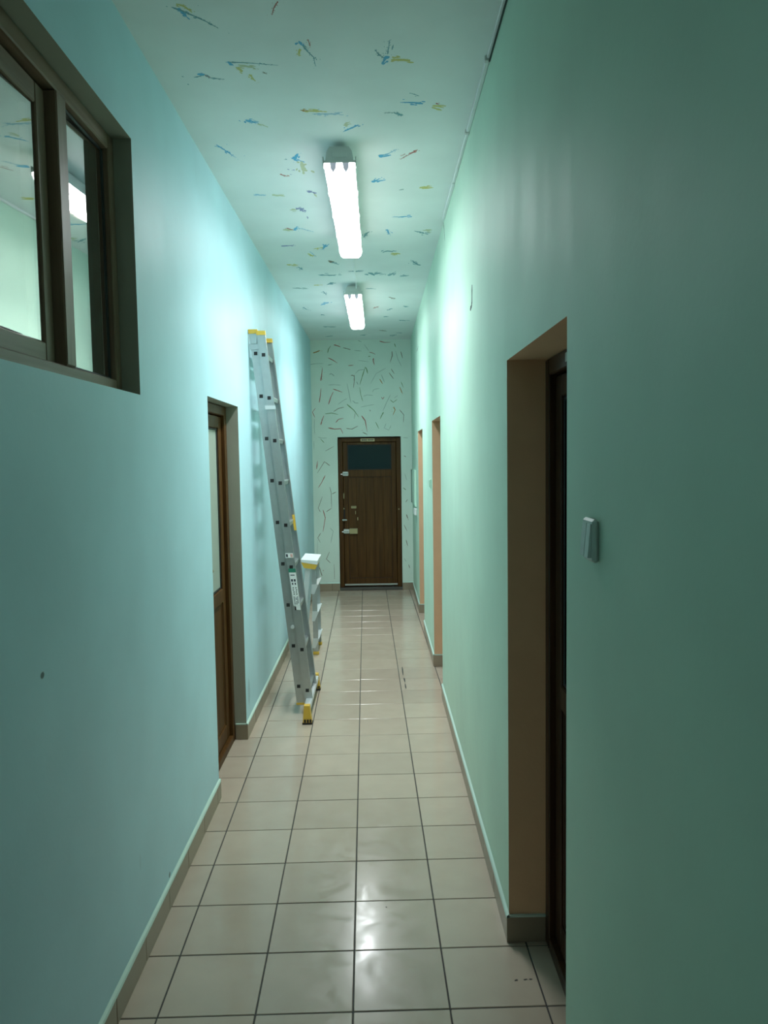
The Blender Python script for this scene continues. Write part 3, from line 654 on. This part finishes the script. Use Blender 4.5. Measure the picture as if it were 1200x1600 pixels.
ENDW = [('red', A_([(295, 132), (330, 142), (370, 157)]), 2.4, 1), ('brown', A_([(395, 165), (440, 175), (478, 186)]), 1, 1.4), ('grey', A_([(520, 195), (600, 200)]), 1.2, .8),
 ('orange', A_([(65, 222), (100, 212), (140, 195)]), 2.4, 1.6), ('green', A_([(225, 222), (235, 180), (262, 140)]), 2, .7), ('red', A_([(230, 275), (280, 300), (335, 335)]), 1.8, 1),
 ('grey', A_([(230, 358), (277, 345)]), 2, 1), ('red', A_([(453, 362), (512, 358)]), 1.5, 1), ('red', A_([(168, 380), (160, 460), (150, 530)]), .7, 2.6), ('red', A_([(152, 610), (145, 690), (133, 770)]), .7, 2),
 ('red', A_([(285, 620), (330, 635), (390, 657)]), 2, .8), ('red', A_([(288, 650), (260, 710), (235, 790)]), .8, 1.8), ('grey', A_([(245, 460), (265, 450), (300, 478)]), 1.4, 1.4),
 ('green', A_([(640, 378), (655, 400), (667, 450)]), 2, 1.6), ('green', A_([(636, 390), (605, 490), (580, 575)]), 1.6, 1.2), ('brown', A_([(520, 465), (518, 540), (510, 608)]), 1.4, 1),
 ('brown', A_([(480, 472), (500, 468), (522, 482)]), 1, 1.4), ('grey', A_([(545, 540), (562, 572)]), 1.6, 1.2), ('grey', A_([(440, 560), (460, 660), (482, 775)]), .9, 1), ('green', A_([(578, 600), (590, 680), (612, 755)]), 1, 1),
 ('grey', A_([(530, 450), (570, 412), (625, 405)]), .8, 1), ('red', A_([(685, 213), (720, 222), (752, 238)]), 1.2, 1), ('red', A_([(730, 280), (728, 310), (742, 355)]), 2.2, 1), ('green', A_([(675, 262), (690, 258)]), 2, 1.6),
 ('red', A_([(798, 92), (850, 106), (922, 105)]), 1.8, .8), ('green', A_([(962, 118), (976, 160)]), 1.8, 1.2), ('brown', A_([(935, 205), (938, 250), (915, 330)]), 2, .7), ('brown', A_([(1033, 208), (1052, 282)]), 2, 1),
 ('grey', A_([(975, 200), (1000, 290), (1040, 370)]), .7, .7), ('brown', A_([(925, 398), (962, 452)]), 1.4, 1), ('brown', A_([(903, 440), (952, 508)]), 1.6, 1), ('grey', A_([(818, 462), (852, 545)]), 1.4, .8), ('orange', A_([(800, 510), (832, 565)]), 2, 1),
 ('green', A_([(1035, 540), (1062, 605)]), 1.2, .9), ('orange', A_([(1020, 598), (1052, 675)]), 2.2, 1), ('red', A_([(818, 708), (832, 732), (850, 705)]), 1.4, 1), ('grey', A_([(918, 682), (875, 770), (835, 862)]), 1, .8),
 ('green', A_([(842, 875), (820, 915), (805, 950)]), 2, 1), ('green', A_([(915, 738), (948, 768), (992, 735)]), 1, 1), ('orange', A_([(952, 818), (970, 850), (945, 908)]), 2.4, 1), ('brown', A_([(1018, 848), (1066, 905), (1062, 985)]), 1.2, .8),
 ('green', A_([(438, 788), (515, 855), (570, 932)]), 2.2, .8), ('red', A_([(600, 915), (640, 970), (662, 1095)]), 2.6, .8), ('brown', A_([(290, 870), (345, 835), (405, 820)]), 1, 1.2), ('green', A_([(198, 895), (270, 885), (342, 902)]), 1.6, .8),
 ('red', A_([(92, 830), (58, 875), (85, 935)]), .7, 1.2), ('red', A_([(186, 910), (165, 960), (150, 1015)]), .8, 2), ('red', A_([(315, 990), (345, 955), (402, 943)]), 2, .8), ('red', A_([(230, 1048), (300, 1062), (370, 1058), (395, 1112)]), 2, .8),
 ('brown', A_([(430, 1055), (495, 1062), (560, 1028)]), 1.2, 1), ('green', A_([(755, 985), (792, 1060)]), 1.8, .8), ('brown', A_([(612, 1098), (662, 1122)]), 2, 1), ('grey', A_([(500, 748), (530, 775), (565, 775)]), 1.2, 1.4),
 ('grey', A_([(700, 560), (760, 450), (870, 388)]), .7, .7), ('grey', A_([(620, 700), (660, 685), (725, 690)]), .9, .8), ('grey', A_([(555, 303), (680, 320)]), .7, .7), ('grey', A_([(630, 130), (680, 200)]), .8, .8),
 ('grey', A_([(720, 655), (735, 625), (800, 612)]), .8, .7), ('grey', A_([(590, 820), (660, 805), (740, 790)]), .7, .7), ('grey', A_([(340, 790), (400, 745), (440, 725)]), .8, .7), ('grey', A_([(25, 350), (100, 340), (180, 338)]), 1, .7),
 ('grey', A_([(230, 575), (300, 572), (370, 578)]), .8, .8), ('grey', A_([(870, 1000), (850, 1050), (900, 1075), (925, 1020)]), .8, .8), ('grey', A_([(80, 950), (78, 1050), (85, 1120)]), .7, .7), ('grey', A_([(1000, 690), (960, 720)]), .8, .8),
 ('brown', A_([(690, 850), (698, 865)]), 1.6, 1), ('brown', A_([(520, 950), (530, 880)]), .8, .8), ('grey', A_([(560, 85), (600, 100)]), 1.2, .8),
 ('green', B_([(138, 38), (176, 78)]), 1.4, 1.2), ('grey', B_([(115, 20), (150, 30), (205, 30)]), 1, .8), ('brown', B_([(190, 165), (280, 115)]), 1, .8), ('red', B_([(108, 265), (98, 352)]), .9, 2), ('brown', B_([(105, 395), (180, 275), (236, 318)]), .9, 1.4),
 ('red', B_([(188, 418), (150, 495), (115, 548)]), 1.8, 1), ('brown', B_([(235, 538), (250, 600), (255, 760)]), .9, .7), ('brown', B_([(255, 615), (302, 590)]), 1.2, 1), ('brown', B_([(158, 640), (115, 760), (137, 800)]), .9, 1),
 ('red', B_([(165, 778), (188, 860), (165, 1005)]), 1.6, 1), ('brown', B_([(200, 798), (252, 762)]), 1.6, 1), ('brown', B_([(142, 1018), (110, 1070), (137, 1120)]), 1, .8), ('grey', B_([(238, 965), (270, 1000), (245, 1125)]), 1, .8),
 ('brown', B_([(232, 1215), (200, 1290), (242, 1332)]), .9, 1), ('brown', B_([(125, 1368), (140, 1420), (155, 1465)]), .8, 1.8), ('brown', B_([(280, 1340), (285, 1500)]), .8, .8), ('red', B_([(165, 1405), (170, 1415)]), 1.2, 1), ('grey', B_([(110, 1090), (100, 1320)]), .6, .6),
 ('grey', B_([(70, 60), (72, 150)]), .6, .6),
 ('brown', C_([(645, 208), (657, 216)]), 1.5, 1), ('green', C_([(640, 408), (657, 422)]), 1.5, 1), ('brown', C_([(660, 575), (669, 602)]), 2, 1.2), ('brown', C_([(645, 640), (664, 678)]), 1.2, 1), ('brown', C_([(658, 735), (668, 772)]), 2, 1.2), ('brown', C_([(674, 888), (681, 912)]), 1.8, 1), ('grey', C_([(638, 95), (672, 97)]), 1, .8),
 ('grey', C_([(650, 320), (662, 360)]), .9, .8), ('brown', C_([(668, 480), (655, 500)]), 1, .8), ('grey', C_([(645, 850), (660, 870)]), .9, .8)]
for s_ in ENDW:
    splash(wall_end, lambda x, y: on_y(x, y, YE), Vector((0, -1, 0)), [s_], lambda p, lat: p.y/F*.78, False)
# scratches and a black dash line on the tiles and walls
for pts, par, pr_, nrm in (([(737.6, 445), (737.4, 472), (736.6, 479), (734.6, 484)], wall_right, lambda x, y: on_x(x, y, XR), Vector((-1, 0, 0))),
                           ([(692.5, 345), (694, 358), (695, 376)], wall_right, lambda x, y: on_x(x, y, XR), Vector((-1, 0, 0))),
                           ([(651.5, 549), (653.5, 541)], wall_right, lambda x, y: on_x(x, y, XR), Vector((-1, 0, 0)))):
    mbs = MB(); P3 = [pr_(*p) for p in pts]; ribbon(mbs, P3, .026 if pts[0][0] > 700 else .012, .018 if pts[0][0] > 700 else .006, 'mark_dark', nrm, .0005); mbs.build('scratch', par)
for p, q in (((628.3, 1042), (629.8, 1055)), ((631.2, 1059), (632.8, 1066)), ((633, 1068.5), (634.4, 1076))):
    mbs = MB(); ribbon(mbs, [on_z(*p, .0008), on_z(*q, .0008)], .010, .009, 'black_plastic', Vector((0, 0, 1)), .0006); mbs.build('scuff_mark', floor)
for p, q in (((804, 1532), (809, 1531)), ((818, 1531), (824, 1530)), ((827, 1530), (832, 1530)), ((603, 1417), (604.5, 1418))):
    mbs = MB(); ribbon(mbs, [on_z(*p, .0008), on_z(*q, .0008)], .006, .005, 'grout', Vector((0, 0, 1)), .0005); mbs.build('scuff_mark', floor)
# ---------------------------------------------------------------- ladder
LA = empty('extension_ladder', (-.50, 5.375, 0), 'tall two section aluminium ladder leaning on the mint wall', 'ladder')
def xa(z): return -.556-.104*(z-.192)
def xb(z): return -.497-.106*(z-.166)
def slant(mb_, fx, hw, y0, y1, z0, z1, mat, dx=0.):
    p = [(fx(z)+dx+s*hw, y, z) for z in (z0, z1) for (s, y) in ((-1, y0), (1, y0), (1, y1), (-1, y1))]
    mb_.hexa(p, mat)
def section(fx, z0, z1, yn, yf, hw, rungs):
    sec = empty('ladder_section', (0, 0, 0)); sec.parent = LA; sec.location = (0, 0, 0)
    for (ya_, yb_, s) in ((yn, yn+.024, 1), (yf-.024, yf, -1)):
        m_ = MB()
        # channel profile: web with two flanges turned towards the rungs
        w0, w1 = (ya_, ya_+.004) if s > 0 else (yb_-.004, yb_)
        slant(m_, fx, hw, w0, w1, z0, z1, 'aluminium')
        f0, f1 = (w1, yb_) if s > 0 else (ya_, w0)
        slant(m_, fx, .004, f0, f1, z0, z1, 'aluminium', hw-.004); slant(m_, fx, .004, f0, f1, z0, z1, 'aluminium', -hw+.004)
        # shallow rib along the web
        r0, r1 = (ya_-.0012, ya_) if s > 0 else (yb_, yb_+.0012)
        slant(m_, fx, .0025, r0, r1, z0+.02, z1-.02, 'aluminium', hw-.008); slant(m_, fx, .0025, r0, r1, z0+.02, z1-.02, 'aluminium', -hw+.008)
        m_.build('stile', sec)
        m_ = MB(); slant(m_, fx, hw+.002, ya_-.003, yb_+.003, z1-.012, z1+.016, 'yellow_plastic'); m_.build('end_cap', sec)
    for zr in rungs:
        m_ = MB(); x = fx(zr); yi, yj = yn+.0045, yf-.0045
        m_.prism([(x-.016, zr-.013), (x+.014, zr-.016), (x+.017, zr+.010), (x+.012, zr+.015), (x-.014, zr+.014)], yi, yj, 'y', 'aluminium'); m_.build('rung', sec)
        for (p, q) in ((yn-.0025, yn-.0002), (yf+.0002, yf+.0025)):
            m_ = MB(); m_.bbox(x-.0115, x+.0115, p, q, zr-.0115, zr+.0115, 'black_plastic', .001); m_.build('rung_plug', sec)
    return sec
za = [.192+i*(2.416-.192)/8 for i in range(9)]; zb_ = [.166+i*(2.405-.166)/8 for i in range(9)]
sA = section(xa, .078, 2.556, 5.200, 5.545, .0275, za)
sB = section(xb, .085, 2.545, 5.188, 5.557, .0275, zb_)
m_ = MB(); slant(m_, xa, .030, 5.197, 5.228, .064, .078, 'yellow_plastic'); m_.build('foot_cap', sA)
m_ = MB(); slant(m_, xa, .030, 5.517, 5.548, .064, .078, 'yellow_plastic'); m_.build('foot_cap', sA)
# stabiliser bar with yellow feet
m_ = MB(); m_.bbox(-.507, -.463, 5.035, 5.735, .080, .112, 'aluminium_bright', .004); m_.build('stabiliser_bar', LA)
for (ya_, yb_, s) in ((4.985, 5.040, 1), (5.730, 5.785, -1)):
    m_ = MB(); yy = sorted((ya_, yb_))
    m_.hexa([(-.512, yy[0], .012), (-.454, yy[0], .012), (-.454, yy[1], .012), (-.512, yy[1], .012), (-.503, yy[0]+.006, .122), (-.466, yy[0]+.006, .122), (-.466, yy[1]-.002, .122), (-.503, yy[1]-.002, .122)], 'yellow_plastic')
    for i in range(3): m_.box(-.503+i*.018, -.491+i*.018, yy[0]-.003, yy[0]+.001, .014, .034, 'black_plastic')
    f_ = m_.build('foot', LA)
    m_ = MB(); m_.bbox(-.515, -.451, yy[0]-.003, yy[1]+.003, .0003, .0118, 'rubber', .002); m_.build('rubber_sole', f_)
# guide brackets, latch, knob
m_ = MB(); slant(m_, xb, .034, 5.180, 5.1862, 2.05, 2.075, 'aluminium_bright'); m_.build('guide_bracket', sB)
m_ = MB(); slant(m_, xa, .031, 5.192, 5.1985, 2.44, 2.475, 'aluminium'); slant(m_, xa, .018, 5.190, 5.1985, 2.478, 2.51, 'aluminium'); m_.build('guide_bracket', sA)
m_ = MB(); m_.cyl((xa(.60)+.012, 5.182, .60), .012, .016, 'y', 'aluminium_bright', 14); m_.build('lock_knob', sA)
m_ = MB(); slant(m_, xb, .008, 5.515, 5.531, 1.22, 1.33, 'yellow_plastic', .020); m_.build('latch_strap', sB)
# printed stickers on the front stile
def sticker(name, z0, z1, hw, dx, mat, y=5.1862, th=.0016, par=sB):
    m_ = MB(); slant(m_, xb, hw, y-th, y, z0, z1, mat, dx); return m_.build(name, par)
sticker('sticker', 1.068, 1.098, .026, -.002, 'sticker_white')
sticker('sticker_print', 1.073, 1.092, .006, -.018, 'sticker_ink', 5.1845, .0004); sticker('sticker_print', 1.072, 1.094, .008, .012, 'sticker_pink', 5.1845, .0004)
sticker('sticker', .745, .968, .022, .004, 'sticker_white'); sticker('sticker', .970, .995, .024, .002, 'sticker_green')
m_ = MB()
def ink(z0, z1, hw, dx, mat='sticker_ink'): slant(m_, xb, hw, 5.1841, 5.1845, z0, z1, mat, dx)
ink(.948, .954, .014, .002)
for dx in (-.006, .012): ink(.908, .924, .006, dx); ink(.886, .900, .004, dx+.001)
for i in range(4):
    for dx in (-.004, .014): ink(.862-i*.014, .869-i*.014, .004, dx+random.uniform(-.002, .002), 'mark_dark')
for i in range(7):
    for dx in (-.006, .006, .016):
        if random.random() < .85: ink(.802-i*.008, .806-i*.008, random.uniform(.003, .005), dx)
_sp = m_.build('sticker_print', sB); _sp['kind'] = 'stuff'
sticker('sticker', .716, .744, .014, .012, 'sticker_white')
# ---------------------------------------------------------------- step ladder behind it
SL = empty('step_ladder', (-.62, 6.98, 0), 'low aluminium step ladder with yellow and white top behind the tall ladder', 'step ladder')
yn, yf = 6.790, 7.170
def rail(x_b, x_t, z0, z1, y, w, d, mat, name):
    m_ = MB(); m_.hexa([(x_b-w, y, z0), (x_b+w, y, z0), (x_b+w, y+d, z0), (x_b-w, y+d, z0), (x_t-w, y, z1), (x_t+w, y, z1), (x_t+w, y+d, z1), (x_t-w, y+d, z1)], mat); return m_.build(name, SL)
for y in (yn, yf-.022):
    rail(-.566, -.572, .030, .80, y, .021, .022, 'aluminium', 'stile'); rail(-.700, -.622, .028, .78, y, .022, .020, 'aluminium_bright', 'rear_leg')
for i, z in enumerate((.115, .355, .595)):
    m_ = MB(); m_.hexa([(-.598, yn-.006, z-.055), (-.570, yn-.006, z-.055), (-.570, yf+.006, z-.055), (-.598, yf+.006, z-.055), (-.590, yn-.006, z+.030), (-.534, yn-.006, z+.030), (-.534, yf+.006, z+.030), (-.590, yf+.006, z+.030)], 'aluminium_bright'); m_.build('step', SL)
m_ = MB(); m_.hexa([(-.655, yn-.03, .775), (-.556, yn-.03, .760), (-.556, yf+.03, .760), (-.655, yf+.03, .775), (-.678, yn-.03, .825), (-.540, yn-.03, .800), (-.540, yf+.03, .800), (-.678, yf+.03, .825)], 'yellow_plastic'); t_ = m_.build('top_tray', SL)
m_ = MB(); m_.hexa([(-.682, yn-.034, .8262), (-.537, yn-.034, .8012), (-.537, yf+.034, .8012), (-.682, yf+.034, .8262), (-.680, yn-.034, .848), (-.535, yn-.034, .836), (-.535, yf+.034, .836), (-.680, yf+.034, .848)], 'sticker_white'); m_.build('platform', SL)
for x in (-.566, -.700):
    for y in (yn-.003, yf-.025):
        m_ = MB(); m_.bbox(x-.026, x+.026, y, y+.028, .0003, .0278, 'yellow_plastic' if x > -.6 else 'rubber', .004); m_.build('foot', SL)
# ---------------------------------------------------------------- small things on the right wall
SW = empty('light_switch', (XR, 1.60, 1.555), 'pale plastic light switch on the mint wall beside the dark opening', 'light switch')
b = MB(); b.bbox(XR-.014, XR-.0004, 1.562, 1.640, 1.512, 1.600, 'switch_plastic', .005); b.build('plate', SW)
for (p, q) in ((1.570, 1.598), (1.602, 1.632)):
    b = MB(); b.hexa([(XR-.022, p, 1.522), (XR-.0142, p, 1.522), (XR-.0142, q, 1.522), (XR-.022, q, 1.522), (XR-.016, p, 1.590), (XR-.0142, p, 1.590), (XR-.0142, q, 1.590), (XR-.016, q, 1.590)], 'switch_plastic'); b.build('rocker', SW)
S2 = empty('light_switch', (XR, 6.55, 1.5), 'tiny mint painted switch between the two far openings', 'light switch')
b = MB(); b.bbox(XR-.012, XR-.0004, 6.47, 6.55, 1.46, 1.54, 'mint_right', .004); b.build('plate', S2)
b = MB(); b.bbox(XR-.018, XR-.0122, 6.49, 6.53, 1.47, 1.53, 'mint_right', .003); b.build('rocker', S2)
EP = empty('meter_cabinet', (XR, 9.3, 1.3), 'flat mint painted meter cabinet on the wall next to the end door', 'cabinet')
b = MB(); b.bbox(XR-.020, XR-.0004, 9.02, 9.86, 1.145, 1.565, 'mint_right', .003); b.build('body', EP)
b = MB(); b.bbox(XR-.0245, XR-.0204, 9.05, 9.72, 1.165, 1.545, 'mint_right', .001); b.build('cover', EP)
b = MB(); b.box(XR-.026, XR-.0204, 9.78, 9.855, 1.150, 1.560, 'mark_dark'); b.build('dark_edge_strip', EP)  # raised dark strip along the far edge of the cabinet
SK = empty('wall_socket', (XR, 9.1, 1.08), 'small white socket box under the meter cabinet', 'socket')
b = MB(); b.bbox(XR-.030, XR-.0004, 8.93, 9.15, 1.050, 1.128, 'white_plastic', .005); b.build('box', SK)
b = MB(); b.bbox(XR-.036, XR-.0303, 8.97, 9.11, 1.062, 1.116, 'white_plastic', .003); b.build('cover', SK)
# trunking in the corner of ceiling and right wall
CT = empty('cable_trunking', (XR-.01, 3.8, H), 'narrow pale cable trunking in the corner of ceiling and wall', 'cable trunking')
cuts = [-1.2, .6, 1.9, 3.034, 3.69, 4.36, 5.008]
for i, (p, q) in enumerate(zip(cuts, cuts[1:])):
    b = MB(); w = .016 if i % 2 else .014
    b.bbox(XR-w, XR-.0006, p+.003, q-.003, H-.011-.003*(i % 2), H-.0004, 'ceiling_paint', .002); b.build('trunking_length', CT)
b = MB(); b.box(XR-.006, XR-.0006, -1.2, 3.03, H-.020, H-.0145, 'mark_dark'); b.build('cable', CT)  # dark strip painting in the shadow gap under the trunking
for p in (3.034, 3.69):
    b = MB(); b.bbox(XR-.021, XR-.0006, p-.012, p+.012, H-.0175, H-.0004, 'lamp_grey', .002); b.build('clip', CT)
